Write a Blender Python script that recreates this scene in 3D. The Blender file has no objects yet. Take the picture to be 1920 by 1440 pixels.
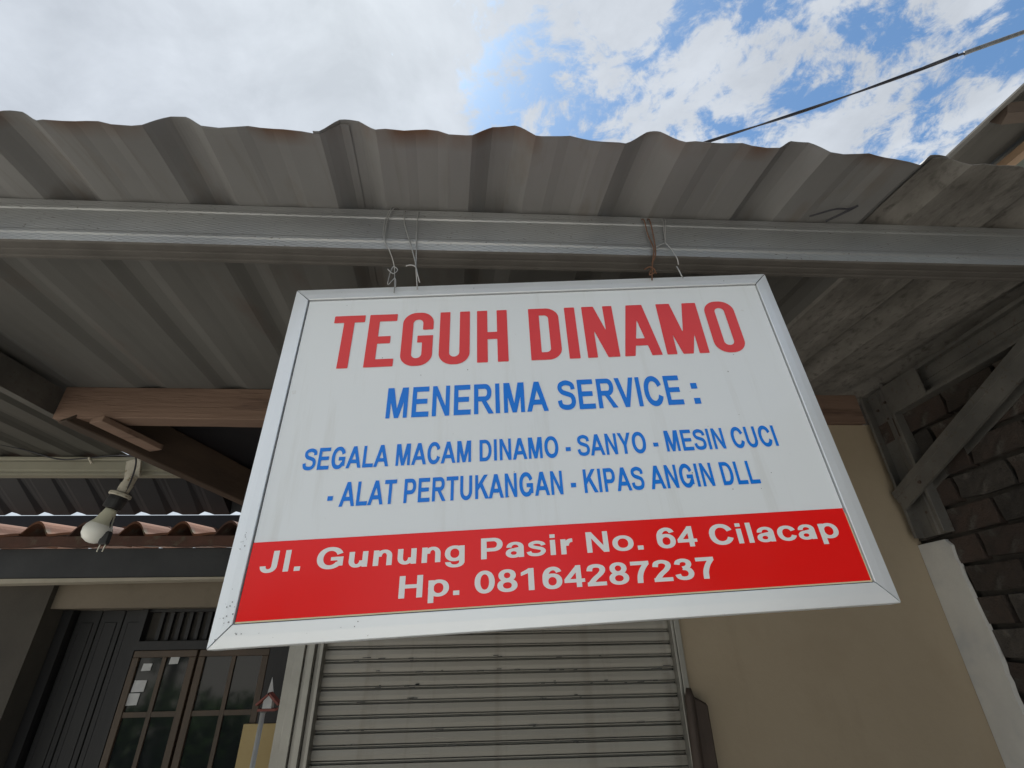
import bpy, bmesh, math, random
import numpy as np
from mathutils import Vector, Matrix
random.seed(7)
C = bpy.context.scene
col = C.collection

# ------------------------------------------------------------------ camera
cam = bpy.data.cameras.new('camera'); cam.sensor_width = 36; cam.lens = 907/1920*36
cam.clip_start = .02; cam.clip_end = 3000
co = bpy.data.objects.new('camera', cam); col.objects.link(co)
CR = Vector((.99848245, -.05280344, -.01563933)); CD = Vector((.01121216, .47295467, -.88101542)); CF = Vector((.05391733, .87950308, .47282898))
co.matrix_world = Matrix(((CR.x, -CD.x, -CF.x, 0), (CR.y, -CD.y, -CF.y, 0), (CR.z, -CD.z, -CF.z, 0), (0, 0, 0, 1)))
C.camera = co

# ------------------------------------------------------------------ light
SUN_EL, SUN_AZ = math.radians(66), math.radians(-28)      # azimuth from +Y towards +X
world = bpy.data.worlds.new('World'); C.world = world; world.use_nodes = True
wt = world.node_tree; wn = wt.nodes; wl = wt.links
for n in list(wn): wn.remove(n)
def WN(t, **k):
    n = wn.new(t)
    for a, b in k.items(): setattr(n, a, b)
    return n
def wmath(op, a, b=None, clamp=False):
    n = WN('ShaderNodeMath', operation=op, use_clamp=clamp)
    for i, v in enumerate((a, b)):
        if v is None: continue
        if isinstance(v, (int, float)): n.inputs[i].default_value = v
        else: wl.new(v, n.inputs[i])
    return n.outputs[0]
SKY_STRENGTH = .15
sky = WN('ShaderNodeTexSky', sky_type='NISHITA', sun_disc=False, sun_elevation=SUN_EL, sun_rotation=SUN_AZ, altitude=0, air_density=1.0, dust_density=.6, ozone_density=2.5)
tc = WN('ShaderNodeTexCoord'); sep = WN('ShaderNodeSeparateXYZ'); wl.new(tc.outputs['Generated'], sep.inputs[0])
zz = wmath('ADD', wmath('MAXIMUM', sep.outputs[2], 0.0), .12)
px_ = wmath('DIVIDE', sep.outputs[0], zz); py_ = wmath('DIVIDE', sep.outputs[1], zz)
cmb = WN('ShaderNodeCombineXYZ'); wl.new(px_, cmb.inputs[0]); wl.new(py_, cmb.inputs[1])
def noise(scale, detail, rough, off, dist=0.0, stretch=(1, 1, 1), rot=0):
    mp = WN('ShaderNodeMapping'); mp.inputs['Location'].default_value = off; mp.inputs['Scale'].default_value = stretch
    mp.inputs['Rotation'].default_value = (0, 0, rot); wl.new(cmb.outputs[0], mp.inputs[0])
    n = WN('ShaderNodeTexNoise'); n.inputs['Scale'].default_value = scale; n.inputs['Detail'].default_value = detail
    n.inputs['Roughness'].default_value = rough; n.inputs['Distortion'].default_value = dist
    wl.new(mp.outputs[0], n.inputs['Vector']); return n.outputs[0]
n1 = noise(6.5, 9, .64, (5.5, 8.8, 0), .3, (1, 1.1, 1), .5)
n2 = noise(1.5, 4, .5, (1.2, 5.5, 0))
n3 = noise(19, 7, .68, (12.3, 1.2, 0), .7)
# thick veil in the west, broken altocumulus in the east
veil = WN('ShaderNodeMapRange'); veil.inputs['From Min'].default_value = .05; veil.inputs['From Max'].default_value = -.36
veil.inputs['To Min'].default_value = 0; veil.inputs['To Max'].default_value = .27; veil.interpolation_type = 'SMOOTHSTEP'
wl.new(px_, veil.inputs['Value'])
cov = wmath('ADD', wmath('ADD', wmath('MULTIPLY', n1, .74), wmath('MULTIPLY', n2, .34)), wmath('ADD', veil.outputs[0], wmath('MULTIPLY', n3, .30)))
cr = WN('ShaderNodeMapRange', interpolation_type='SMOOTHSTEP'); cr.inputs['From Min'].default_value = .625; cr.inputs['From Max'].default_value = .735
wl.new(cov, cr.inputs['Value'])
shade = WN('ShaderNodeMapRange'); shade.inputs['From Min'].default_value = .35; shade.inputs['From Max'].default_value = .68
shade.inputs['To Min'].default_value = .89; shade.inputs['To Max'].default_value = 1.17
sh_n = noise(4.2, 7, .6, (0.4, 9.2, 0), .3); wl.new(sh_n, shade.inputs['Value'])
ccol = WN('ShaderNodeMixRGB', blend_type='MULTIPLY'); ccol.inputs[0].default_value = 1
ccol.inputs[1].default_value = (2.7, 2.83, 2.98, 1)
wl.new(shade.outputs[0], ccol.inputs[2])
mixc = WN('ShaderNodeMixRGB'); wl.new(wmath('MULTIPLY', cr.outputs[0], .88), mixc.inputs[0])
tint = WN('ShaderNodeMixRGB', blend_type='MULTIPLY'); tint.inputs[0].default_value = 1; tint.inputs[2].default_value = (.52, .645, .67, 1)
wl.new(sky.outputs[0], tint.inputs[1]); wl.new(tint.outputs[0], mixc.inputs[1]); wl.new(ccol.outputs[0], mixc.inputs[2])
bg = WN('ShaderNodeBackground'); bg.inputs[1].default_value = SKY_STRENGTH; wl.new(mixc.outputs[0], bg.inputs[0])
wo = WN('ShaderNodeOutputWorld'); wl.new(bg.outputs[0], wo.inputs[0])

sd = bpy.data.lights.new('sun', 'SUN'); sd.energy = 5.0; sd.angle = math.radians(.6); sd.color = (1, .96, .9)
so = bpy.data.objects.new('sun', sd); col.objects.link(so)
sv = Vector((math.cos(SUN_EL)*math.sin(SUN_AZ), math.cos(SUN_EL)*math.cos(SUN_AZ), math.sin(SUN_EL)))
so.rotation_euler = sv.to_track_quat('Z', 'Y').to_euler()
C.view_settings.view_transform = 'Standard'; C.view_settings.look = 'None'; C.view_settings.gamma = 1
C.view_settings.exposure = 0.72; C.view_settings.use_curve_mapping = False
C.cycles.max_bounces = 8; C.cycles.diffuse_bounces = 5; C.cycles.use_denoising = True

# ------------------------------------------------------------------ helpers
def lin(r, g, b): return tuple(((c/255)/12.92 if c/255 <= .04045 else ((c/255+.055)/1.055)**2.4) for c in (r, g, b))+(1,)
MATS = {}
def mat(name, c1, c2=None, scale=8, rough=.7, metal=0, bump=.0, bscale=60, spec=.5, detail=6, lo=.35, hi=.65, stretch=(1, 1, 1), coat=0, extra=None, c3=None, s3=30, t3=(.6, .7), rough2=None, orand=0, streak=None, bdist=.004):
    m = bpy.data.materials.new(name); m.use_nodes = True; t = m.node_tree; N = t.nodes; L = t.links
    p = N['Principled BSDF']; p.inputs['Roughness'].default_value = rough; p.inputs['Metallic'].default_value = metal
    p.inputs['Specular IOR Level'].default_value = spec; p.inputs['Coat Weight'].default_value = coat; p.inputs['Coat Roughness'].default_value = .06
    tc = N.new('ShaderNodeTexCoord'); mp = N.new('ShaderNodeMapping'); mp.inputs['Scale'].default_value = stretch
    L.new(tc.outputs['Object'], mp.inputs[0])
    def ns(s, d=detail):
        n = N.new('ShaderNodeTexNoise'); n.inputs['Scale'].default_value = s; n.inputs['Detail'].default_value = d; n.inputs['Roughness'].default_value = .6
        L.new(mp.outputs[0], n.inputs['Vector']); return n.outputs[0]
    def rng(v, a, b, to=(0, 1)):
        r = N.new('ShaderNodeMapRange'); r.inputs['From Min'].default_value = a; r.inputs['From Max'].default_value = b
        r.inputs['To Min'].default_value, r.inputs['To Max'].default_value = to; L.new(v, r.inputs['Value']); return r.outputs[0]
    c2 = c2 or c1
    mx = N.new('ShaderNodeMixRGB'); mx.inputs[1].default_value = tuple(c1[:3])+(1,); mx.inputs[2].default_value = tuple(c2[:3])+(1,)
    L.new(rng(ns(scale), lo, hi), mx.inputs[0]); out = mx.outputs[0]
    if c3:
        m3 = N.new('ShaderNodeMixRGB'); m3.inputs[2].default_value = tuple(c3[:3])+(1,); L.new(out, m3.inputs[1]); L.new(rng(ns(s3, 4), *t3), m3.inputs[0]); out = m3.outputs[0]
    if orand:
        oi = N.new('ShaderNodeObjectInfo'); mo = N.new('ShaderNodeMixRGB'); mo.blend_type = 'MULTIPLY'; mo.inputs[0].default_value = 1
        L.new(out, mo.inputs[1]); L.new(rng(oi.outputs['Random'], 0, 1, (1-orand, 1+orand)), mo.inputs[2]); out = mo.outputs[0]
    if streak:
        m2 = N.new('ShaderNodeMapping'); m2.inputs['Scale'].default_value = streak[1]; L.new(tc.outputs['Object'], m2.inputs[0])
        n2_ = N.new('ShaderNodeTexNoise'); n2_.inputs['Scale'].default_value = 1; n2_.inputs['Detail'].default_value = 7; n2_.inputs['Roughness'].default_value = .65; L.new(m2.outputs[0], n2_.inputs['Vector'])
        ms = N.new('ShaderNodeMixRGB'); ms.inputs[2].default_value = tuple(streak[0])+(1,); L.new(out, ms.inputs[1]); L.new(rng(n2_.outputs[0], streak[2], streak[3], (0, streak[4])), ms.inputs[0]); out = ms.outputs[0]
    L.new(out, p.inputs['Base Color'])
    if rough2 is not None: L.new(rng(ns(scale*2.3), .35, .65, (rough, rough2)), p.inputs['Roughness'])
    if bump:
        b = N.new('ShaderNodeBump'); b.inputs['Strength'].default_value = bump; b.inputs['Distance'].default_value = bdist
        L.new(ns(bscale, 5), b.inputs['Height']); L.new(b.outputs[0], p.inputs['Normal'])
    m['p'] = 1
    if extra: extra(m, N, L, p, out, mp)
    return m

class MB:
    def __init__(s): s.v = []; s.f = []
    def add(s, vs, fs):
        o = len(s.v); s.v += [tuple(v) for v in vs]; s.f += [tuple(i+o for i in f) for f in fs]
    def box(s, x0, y0, z0, x1, y1, z1):
        s.add([(x, y, z) for z in (z0, z1) for y in (y0, y1) for x in (x0, x1)],
              [(0, 2, 3, 1), (4, 5, 7, 6), (0, 1, 5, 4), (2, 6, 7, 3), (0, 4, 6, 2), (1, 3, 7, 5)])
    def bar(s, a, b, w, h, up=(0, 0, 1)):          # rectangular bar a->b, w sideways, h along up
        a = Vector(a); b = Vector(b); d = (b-a).normalized(); side = d.cross(Vector(up)).normalized(); u = side.cross(d)
        vs = []
        for p in (a, b):
            for i, j in ((-1, -1), (1, -1), (1, 1), (-1, 1)): vs.append(p+side*(i*w/2)+u*(j*h/2))
        s.add(vs, [(0, 1, 2, 3), (7, 6, 5, 4), (0, 4, 5, 1), (1, 5, 6, 2), (2, 6, 7, 3), (3, 7, 4, 0)])
    def extrude(s, prof, a, b, up=(0, 0, 1), closed=True, caps=True):   # prof = [(side, up)]
        a = Vector(a); b = Vector(b); d = (b-a).normalized(); side = d.cross(Vector(up)).normalized(); u = side.cross(d); n = len(prof)
        vs = [p+side*q[0]+u*q[1] for p in (a, b) for q in prof]
        fs = [(i, (i+1) % n, n+(i+1) % n, n+i) for i in range(n if closed else n-1)]
        if closed and caps: fs += [tuple(range(n-1, -1, -1)), tuple(range(n, 2*n))]
        s.add(vs, fs)
    def tube(s, pts, r, n=8):
        pts = [Vector(p) for p in pts]; rr = r if isinstance(r, (list, tuple)) else [r]*len(pts); vs = []; prev = None
        for i, p in enumerate(pts):
            d = (pts[min(i+1, len(pts)-1)]-pts[max(i-1, 0)]).normalized()
            ref = prev if prev is not None else (Vector((0, 0, 1)) if abs(d.z) < .9 else Vector((1, 0, 0)))
            a = d.cross(ref).normalized(); b = a.cross(d).normalized(); prev = b
            for k in range(n):
                t = 2*math.pi*k/n; vs.append(p+a*(math.cos(t)*rr[i])+b*(math.sin(t)*rr[i]))
        fs = [(i*n+k, i*n+(k+1) % n, (i+1)*n+(k+1) % n, (i+1)*n+k) for i in range(len(pts)-1) for k in range(n)]
        fs += [tuple(range(n-1, -1, -1)), tuple(range((len(pts)-1)*n, len(pts)*n))]
        s.add(vs, fs)
    def mesh(s, name, m, bevel=0, smooth=False):
        me = bpy.data.meshes.new(name); me.from_pydata(s.v, [], s.f)
        bm = bmesh.new(); bm.from_mesh(me); bmesh.ops.recalc_face_normals(bm, faces=bm.faces)
        if bevel: bmesh.ops.bevel(bm, geom=[e for e in bm.edges if len(e.link_faces) == 2 and e.calc_face_angle(0) > .5], offset=bevel, segments=1, affect='EDGES')
        bm.to_mesh(me); bm.free()
        if smooth: me.shade_smooth()
        if m: me.materials.append(m)
        return me
    def build(s, name, m, parent=None, bevel=0, smooth=False, **k):
        return link(name, s.mesh(name, m, bevel, smooth), parent, **k)
def link(name, me, parent=None, loc=None, label=None, cat=None, group=None, kind=None):
    o = bpy.data.objects.new(name, me); col.objects.link(o)
    if parent: o.parent = parent
    if loc is not None: o.location = loc
    return tag(o, label, cat, group, kind)
def tag(o, label=None, cat=None, group=None, kind=None):
    if label: o['label'] = label
    if cat: o['category'] = cat
    if group: o['group'] = group
    if kind: o['kind'] = kind
    return o
def thing(name, label, cat, loc=(0, 0, 0), group=None):
    return tag(link(name, None, loc=loc), label, cat, group)
def curve3(pts, n=8):                               # Catmull-Rom through points
    P = [Vector(p) for p in pts]; out = []
    for i in range(len(P)-1):
        a = P[max(i-1, 0)]; b = P[i]; c = P[i+1]; d = P[min(i+2, len(P)-1)]
        for k in range(n):
            t = k/n; out.append(.5*((2*b)+(c-a)*t+(2*a-5*b+4*c-d)*t*t+(3*b-a-3*c+d)*t**3))
    return out+[P[-1]]

# ------------------------------------------------------------------ materials
def rust_extra(m, N, L, p, out, mp):                # rust creeping in from the cut eave edge, own patches
    s = N.new('ShaderNodeSeparateXYZ'); L.new(mp.outputs[0], s.inputs[0])
    r = N.new('ShaderNodeMapRange'); r.inputs['From Min'].default_value = .262; r.inputs['From Max'].default_value = .244; L.new(s.outputs[1], r.inputs['Value'])
    n = N.new('ShaderNodeTexNoise'); n.inputs['Scale'].default_value = 5; n.inputs['Detail'].default_value = 6; L.new(mp.outputs[0], n.inputs['Vector'])
    r2 = N.new('ShaderNodeMapRange'); r2.inputs['From Min'].default_value = .46; r2.inputs['From Max'].default_value = .60; L.new(n.outputs[0], r2.inputs['Value'])
    mu = N.new('ShaderNodeMath'); mu.operation = 'MULTIPLY'; L.new(r.outputs[0], mu.inputs[0]); L.new(r2.outputs[0], mu.inputs[1])
    x = N.new('ShaderNodeMixRGB'); x.inputs[2].default_value = (.13, .062, .03, 1); L.new(mu.outputs[0], x.inputs[0]); L.new(out, x.inputs[1]); L.new(x.outputs[0], p.inputs['Base Color'])
M = {}
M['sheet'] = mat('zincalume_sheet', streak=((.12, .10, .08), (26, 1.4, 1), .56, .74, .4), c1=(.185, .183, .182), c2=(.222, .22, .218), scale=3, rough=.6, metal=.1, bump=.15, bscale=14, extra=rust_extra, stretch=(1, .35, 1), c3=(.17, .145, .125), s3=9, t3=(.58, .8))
M['sheet_rear'] = mat('shade_toned_sheet', (.095, .093, .088), (.12, .118, .112), 3, .75, 0, .15, 14, stretch=(1, .35, 1), c3=(.10, .08, .07), s3=8, t3=(.56, .8))  # darker copy of the canopy sheet, under-roof shade put into the colour
M['neigh'] = mat('neighbour_sheet', (.075, .072, .066), (.115, .11, .10), 6, .8, .1, .3, 40, stretch=(1, .3, 1))
M['under_brown'] = mat('brown_flange', (.10, .092, .084), (.135, .125, .115), 9, .8, .2, .2, 60)  # darker, browner tone for the underside of the beam
M['sheet_back'] = mat('shade_black_sheet', (.009, .009, .012), (.014, .014, .018), 5, .6, .2, .1)  # near black: shade behind the canopy put into the colour
M['sheet_old'] = mat('old_left_sheet', (.085, .082, .074), (.11, .106, .094), 4, .55, .3, .1, 20, stretch=(1, .3, 1))
M['fibre'] = mat('fibre_cement', (.13, .122, .11), (.215, .203, .187), 9, .95, 0, .8, 60, c3=(.085, .08, .07), s3=45, t3=(.52, .72), stretch=(1, .6, 1))
def galv_extra(m, N, L, p, out, mp):                # embossed knurl dimples along the web
    s = N.new('ShaderNodeSeparateXYZ'); L.new(mp.outputs[0], s.inputs[0])
    def sn(o, k):
        a = N.new('ShaderNodeMath'); a.operation = 'MULTIPLY'; a.inputs[1].default_value = k; L.new(o, a.inputs[0])
        b = N.new('ShaderNodeMath'); b.operation = 'SINE'; L.new(a.outputs[0], b.inputs[0]); return b.outputs[0]
    mu = N.new('ShaderNodeMath'); mu.operation = 'MULTIPLY'; L.new(sn(s.outputs[0], 420), mu.inputs[0]); L.new(sn(s.outputs[2], 760), mu.inputs[1])
    b = N.new('ShaderNodeBump'); b.inputs['Strength'].default_value = .22; b.inputs['Distance'].default_value = .001
    L.new(mu.outputs[0], b.inputs['Height']); L.new(b.outputs[0], p.inputs['Normal'])
M['galv_web'] = mat('galvanised_knurled', (.33, .335, .345), (.43, .435, .44), 5, .46, .7, 0, extra=galv_extra, c3=(.2, .19, .17), s3=160, t3=(.62, .72), stretch=(.5, 1, 1))
M['galv'] = mat('galvanised', (.36, .36, .35), (.48, .48, .46), 7, .45, .7, .15, 90, c3=(.17, .16, .14), s3=140, t3=(.6, .72))
M['galv_dull'] = mat('galvanised_dull', (.12, .117, .11), (.175, .168, .155), 7, .6, .45, .2, 90, c3=(.12, .1, .08), s3=60, t3=(.58, .7))
M['cream_metal'] = mat('cream_steel', (.25, .242, .193), (.295, .282, .224), 5, .5, .1, .1, c3=(.25, .2, .13), s3=50, t3=(.64, .72))
M['wood_red'] = mat('red_brown_timber', (.15, .094, .068), (.205, .132, .097), 5, .8, 0, .8, 30, bdist=.008, stretch=(.18, 1, 1.4), c3=(.07, .04, .03), s3=7, t3=(.56, .66))
M['wood_dark'] = mat('dark_timber', (.045, .029, .02), (.07, .045, .03), 6, .8, 0, .5, 30, stretch=(1, .2, 1.2))
M['wood_pale'] = mat('raw_lath', (.2, .13, .08), (.27, .185, .115), 12, .8, 0, .4, 40, stretch=(1, .15, 1))
M['wood_black'] = mat('blackish_timber', (.04, .028, .022), (.075, .05, .038), 7, .7, 0, .6, 30, stretch=(1, 1, .2))
M['wall'] = mat('tan_plaster', streak=((.17, .13, .09), (3.5, 1, .8), .56, .78, .35), bdist=.006, c1=(.325, .262, .183), c2=(.36, .296, .212), scale=1.2, rough=.85, metal=0, bump=.3, bscale=22, c3=(.285, .226, .155), s3=2, t3=(.5, .8))
M['wall_old'] = mat('cream_plaster_old', (.155, .128, .096), (.18, .148, .112), 3, .9, 0, .3, 60, c3=(.13, .11, .08), s3=6, t3=(.55, .72))
M['wall_yellow'] = mat('yellow_plaster', (.38, .28, .13), (.42, .32, .155), 4, .85, 0, .2, 60)
M['wall_pier'] = mat('grey_plaster_old', (.045, .039, .032), (.062, .054, .045), 3, .9, 0, .3, 60)
M['plaster'] = mat('bare_plaster', (.50, .49, .47), (.58, .57, .54), 5, .9, 0, .3, 60, c3=(.42, .43, .44), s3=4, t3=(.5, .7))
M['mortar'] = mat('mortar', (.035, .031, .027), (.06, .053, .046), 14, .98, 0, .9, 50)
for i, (a, b) in enumerate((((.055, .040, .032), (.040, .032, .027)), ((.060, .040, .032), (.042, .033, .028)), ((.05, .043, .037), (.033, .029, .026)))):
    M['brick%d' % i] = mat('rough_brick_%s' % 'abc'[i], a, b, 22, .95, 0, 1, 30, c3=(.085, .077, .068), s3=14, t3=(.56, .68), orand=.35, bdist=.012)
M['slat'] = mat('shutter_slat', (.265, .25, .222), (.30, .286, .254), 2, .5, .15, .08, 30, stretch=(.6, 1, 3), c3=(.16, .14, .115), s3=26, t3=(.66, .76), orand=.07, streak=((.13, .11, .085), (9, 1, 1.2), .52, .75, .55))
M['guide'] = mat('shutter_guide', (.26, .25, .225), (.32, .31, .28), 6, .4, .5, .1, 40)
M['face'] = mat('sign_sheet', streak=((.52, .51, .47), (22, 1, 1.6), .55, .8, .35), c1=(.775, .805, .825), c2=(.79, .82, .84), scale=1.2, rough=.16, metal=0, bump=.05, bscale=3.5, spec=.5, rough2=.22, c3=(.66, .66, .65), s3=26, t3=(.70, .78))
M['alu'] = mat('white_aluminium', (.84, .87, .9), (.87, .9, .93), 3, .36, .45, .02, 40, rough2=.45, c3=(.5, .5, .5), s3=70, t3=(.72, .78))
M['gasket'] = mat('black_gap', (.012, .012, .012), rough=.8)
M['red'] = mat('red_vinyl', (.86, .008, .007), (.88, .010, .009), 3, .18, 0, .04, 12, rough2=.26)
M['red_t'] = mat('red_title_vinyl', (.74, .042, .045), (.78, .052, .05), 3, .2, 0, .04, 12, rough2=.28)
M['blue'] = mat('blue_vinyl', (.001, .185, .74), (.002, .205, .78), 3, .22, 0, .03, 12)
M['white_v'] = mat('white_vinyl', (.80, .80, .79), rough=.25)
M['yellowing'] = mat('yellowed_edge', (.75, .66, .42), rough=.5)
M['wire'] = mat('bright_wire', (.34, .34, .34), (.46, .46, .46), 40, .45, .5)
M['wire_rust'] = mat('rusty_wire', (.12, .06, .035), (.2, .1, .06), 60, .8, .2)
M['cable'] = mat('black_cable', (.012, .013, .02), (.02, .02, .03), 40, .5)
M['cable_grey'] = mat('grey_sleeve', (.10, .105, .11), (.16, .165, .17), 40, .6)
M['bulb'] = mat('opal_bulb', (.85, .85, .80), (.88, .88, .84), 6, .3)
M['bulb_base'] = mat('bulb_base_plastic', (.6, .59, .47), (.66, .65, .52), 6, .4)
M['socket'] = mat('aged_socket', (.45, .42, .35), (.55, .52, .44), 20, .55, c3=(.25, .2, .13), s3=50, t3=(.55, .7))
M['black'] = mat('black_plastic', (.02, .02, .022), rough=.45)
M['brass'] = mat('plug_pins', (.6, .55, .45), rough=.3, metal=.9)
for i, (a, b) in enumerate((((.115, .042, .018), (.08, .032, .016)), ((.14, .052, .022), (.095, .038, .019)), ((.09, .04, .028), (.065, .032, .023)))):
    M['tile%d' % i] = mat('clay_tile_%s' % 'abc'[i], a, b, 14, .85, 0, .5, 50, c3=(.10, .085, .06), s3=12, t3=(.58, .7))
M['beam_grey'] = mat('dark_grey_beam', (.03, .032, .036), (.042, .044, .048), 5, .8, 0, .3, 40)
M['strip'] = mat('pale_strip', (.32, .29, .23), (.38, .34, .28), 8, .7)
M['frame_brown'] = mat('window_timber', (.05, .032, .019), (.072, .045, .026), 8, .55, 0, .3, 50, stretch=(1, 1, .25))
M['door'] = mat('door_timber', (.007, .0065, .008), (.011, .010, .0105), 6, .6, 0, .3, 50, stretch=(2, 1, .15))
M['paper'] = mat('paper_note', (.42, .42, .42), (.5, .5, .5), 30, .8)
M['glass'] = mat('dark_glass', (.012, .014, .016), rough=.05, spec=.35)
M['room'] = mat('dark_interior', (.04, .035, .03), rough=.9)
M['ground'] = mat('pale_concrete', (.42, .40, .36), (.50, .48, .43), 1.2, .9, 0, .5, 30, c3=(.25, .24, .2), s3=2, t3=(.55, .75))
M['road'] = mat('asphalt', (.10, .10, .097), (.13, .128, .124), 4, .9, 0, .7, 80)
M['leaf'] = mat('leaf_green', (.035, .09, .02), (.08, .16, .035), 3, .5)
M['bark'] = mat('bark', (.09, .065, .045), (.14, .11, .08), 9, .9, 0, .6)
M['pipe'] = mat('white_pipe', (.4, .4, .39), (.46, .46, .45), 8, .4, c3=(.3, .28, .24), s3=18, t3=(.6, .7))
M['orn_red'] = mat('red_painted_wood', (.22, .055, .04), (.17, .04, .03), 20, .6)
M['tan_board'] = mat('brown_board', (.07, .05, .04), (.1, .075, .055), 10, .85, 0, .4, stretch=(.2, 1, 1))
M['moss'] = mat('mossy_sheet', (.06, .075, .06), (.1, .11, .095), 11, .9, 0, .4, c3=(.3, .33, .3), s3=30, t3=(.62, .7))
GZ = -1.95

# ------------------------------------------------------------------ ground
def sheet(name, x0, y0, x1, y1, z, m):
    b = MB(); b.add([(x0, y0, z), (x1, y0, z), (x1, y1, z), (x0, y1, z)], [(0, 1, 2, 3)]); return b.build(name, m, kind='structure')
sheet('ground', -400, -400, 400, 400, GZ, M['ground'])
sheet('road', -400, -9.5, 400, -5.0, GZ+.004, M['road'])

# ------------------------------------------------------------------ shop wall (tan) with the opening for the roller shutter
YW = 2.02
SX0, SX1 = -.585, .722
sw = thing('shop_wall', 'tan plastered shop front wall around the roller shutter, right half bare', 'wall', (0, YW, GZ))
b = MB(); b.box(SX1+.022, 0, 0, 1.84, .14, .885-GZ); b.build('wall_panel', M['wall'], sw)
b = MB(); b.box(-.70, .002, .32-GZ, SX1+.020, .138, .884-GZ); b.build('lintel', M['wall'], sw)
b = MB(); b.box(-.70, .142, 0, -.66, 1.0, .9-GZ); b.build('return_wall', M['wall_old'], sw)

sh = thing('roller_shutter', 'closed grey roller shutter with horizontal slats in the tan wall below the signboard', 'roller shutter', (0, YW, GZ))
P = .0421
prof = [(0.018, .0), (.003, .0025), (.003, .0050), (.016, .0056), (.016, .0088), (.001, .0094), (-.0015, .022), (.0, P-.0045), (.018, P-.0038), (.018, P-.0005), (.022, P-.0005), (.022, 0)]
b = MB(); b.extrude([(-(-q[0]), q[1]) for q in prof], (0, 0, 0), (SX1-SX0-.022, 0, 0))
# extrude sideways axis for +X run is -Y, flip so the curved face looks at the street
b.v = [(x, -y if y else y, z) for x, y, z in b.v]
sme = b.mesh('slat', M['slat'])
ztop = -.008-GZ
nsl = 0
zb = ztop+P*7
while zb > 0.03:
    o = link('slat', sme, sh, loc=(SX0+.011, .034+random.uniform(-.0012, .0012), zb)); o.rotation_euler = (random.uniform(-.03, .03), random.uniform(-.0006, .0006), 0); zb -= P; nsl += 1
b = MB(); b.box(SX0+.011, .030, 0, SX1-.011, .06, zb+P-.002); b.build('bottom_rail', M['guide'], sh, bevel=.003)
b = MB()
for x0, x1, y0, y1 in ((-.585, -.572, -.006, .05), (-.600, -.586, .012, .05), (-.622, -.601, -.012, .05), (-.636, -.623, .006, .05), (-.668, -.637, -.008, .05), (-.699, -.669, .012, .05)): b.box(x0, y0, 0, x1, y1, .318-GZ)
b.build('guide_rail', M['guide'], sh, bevel=.0015)
b = MB()
for x0, x1, y0, y1 in ((SX1-.010, SX1-.001, -.004, .05), (SX1, SX1+.020, -.012, .05)): b.box(x0, y0, 0, x1, y1, .318-GZ)
b.build('guide_rail', M['guide'], sh, bevel=.0015)

b = MB(); b.box(-.64, .141, 0, 1.83, .16, .88-GZ); b.build('light_block', M['room'], sw)  # unseen panel added to stop daylight leaking between the slats
b = MB(); rs = random.Random(11)
for z_, n_ in ((-.044, 9), (-.086, 12), (-.129, 16), (-.171, 7), (-.255, 6), (-.30, 5)):
    for k in range(n_):
        x_ = rs.uniform(SX0+.1, SX1-.05); l_ = rs.uniform(.006, .03); zz0 = z_+rs.uniform(-.006, .006); y_ = .0285
        b.add([(x_, y_, zz0-GZ), (x_+l_, y_, zz0-GZ+.0004), (x_+l_, y_, zz0-GZ+.0030), (x_, y_, zz0-GZ+.0022)], [(0, 1, 2, 3)])
b.build('scratch_marks', M['black'], sh, kind='stuff')
# leaning dark timber by the right guide rail
b = MB()
b.add(*(lambda ps: ([p for p in ps], [(0, 1, 2, 3), (7, 6, 5, 4), (0, 4, 5, 1), (1, 5, 6, 2), (2, 6, 7, 3), (3, 7, 4, 0)]))(
    [(.700, 1.955, -1.9), (.775, 1.955, -1.9), (.775, 2.002, -1.9), (.700, 2.002, -1.9), (.722, 1.965, -.165), (.782, 1.965, -.195), (.782, 2.002, -.195), (.722, 2.002, -.165)]))
lt = thing('timber_post', 'old blackish timber leaning against the tan wall right of the roller shutter', 'timber')
b.build('plank', M['wood_black'], lt, bevel=.006)
b = MB(); b.tube([(.672, 1.935, -1.9), (.690, 1.937, -1.0), (.703, 1.94, -.4), (.712, 1.942, -.17), (.714, 1.943, -.145)], [.018, .018, .018, .016, .008], 10); b.build('pole', M['wood_black'], lt, smooth=True)

# ------------------------------------------------------------------ brick side wall with plaster strip
XB = 1.84
bw = thing('brick_wall', 'rough dark brick side wall at the right edge, with a pale plaster strip', 'wall', (XB, 0, GZ))
b = MB(); b.box(.022, -1.6, 0, .16, 2.3, 1.02-GZ); b.build('mortar', M['mortar'], bw)
vars_ = []
for k in range(6):
    rr = random.Random(k); bm = bmesh.new(); bmesh.ops.create_cube(bm, size=1)
    bmesh.ops.subdivide_edges(bm, edges=bm.edges, cuts=1)
    for v in bm.verts:
        v.co = Vector((v.co.x*.05+.018, v.co.y*.205, v.co.z*.088))
        v.co += Vector((rr.uniform(-.004, .004), rr.uniform(-.006, .006), rr.uniform(-.0045, .0045)))
    me = bpy.data.meshes.new('brick'); bm.to_mesh(me); bm.free(); me.materials.append(M['brick%d' % (k % 3)]); vars_.append(me)
CH = .106; cz0 = .028-GZ-CH*20+.0
rest = MB()
for r_ in range(0, 31):
    z = cz0+CH*r_-CH/2
    if z < 0.03 or z > 1.0-GZ: continue
    y = 2.20-(.11 if r_ % 2 else 0)
    while y > -1.5:
        me = random.choice(vars_)
        if y > .75 and z+GZ > -.55 and y < 2.15:
            o = link('brick', me, bw, loc=(random.uniform(-.003, .006), y, z)); o.rotation_euler = (random.uniform(-.02, .02), 0, random.uniform(-.03, .03))
        elif y < 2.15:
            rest.box(-.006+random.uniform(0, .006), y-.102, z-.043, .04, y+.102, z+.043)
        y -= .222
rest.build('brick_courses', M['brick0'], bw, kind='stuff')
b = MB(); pts = []; zz_ = .335
n = 90; f = []
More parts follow.
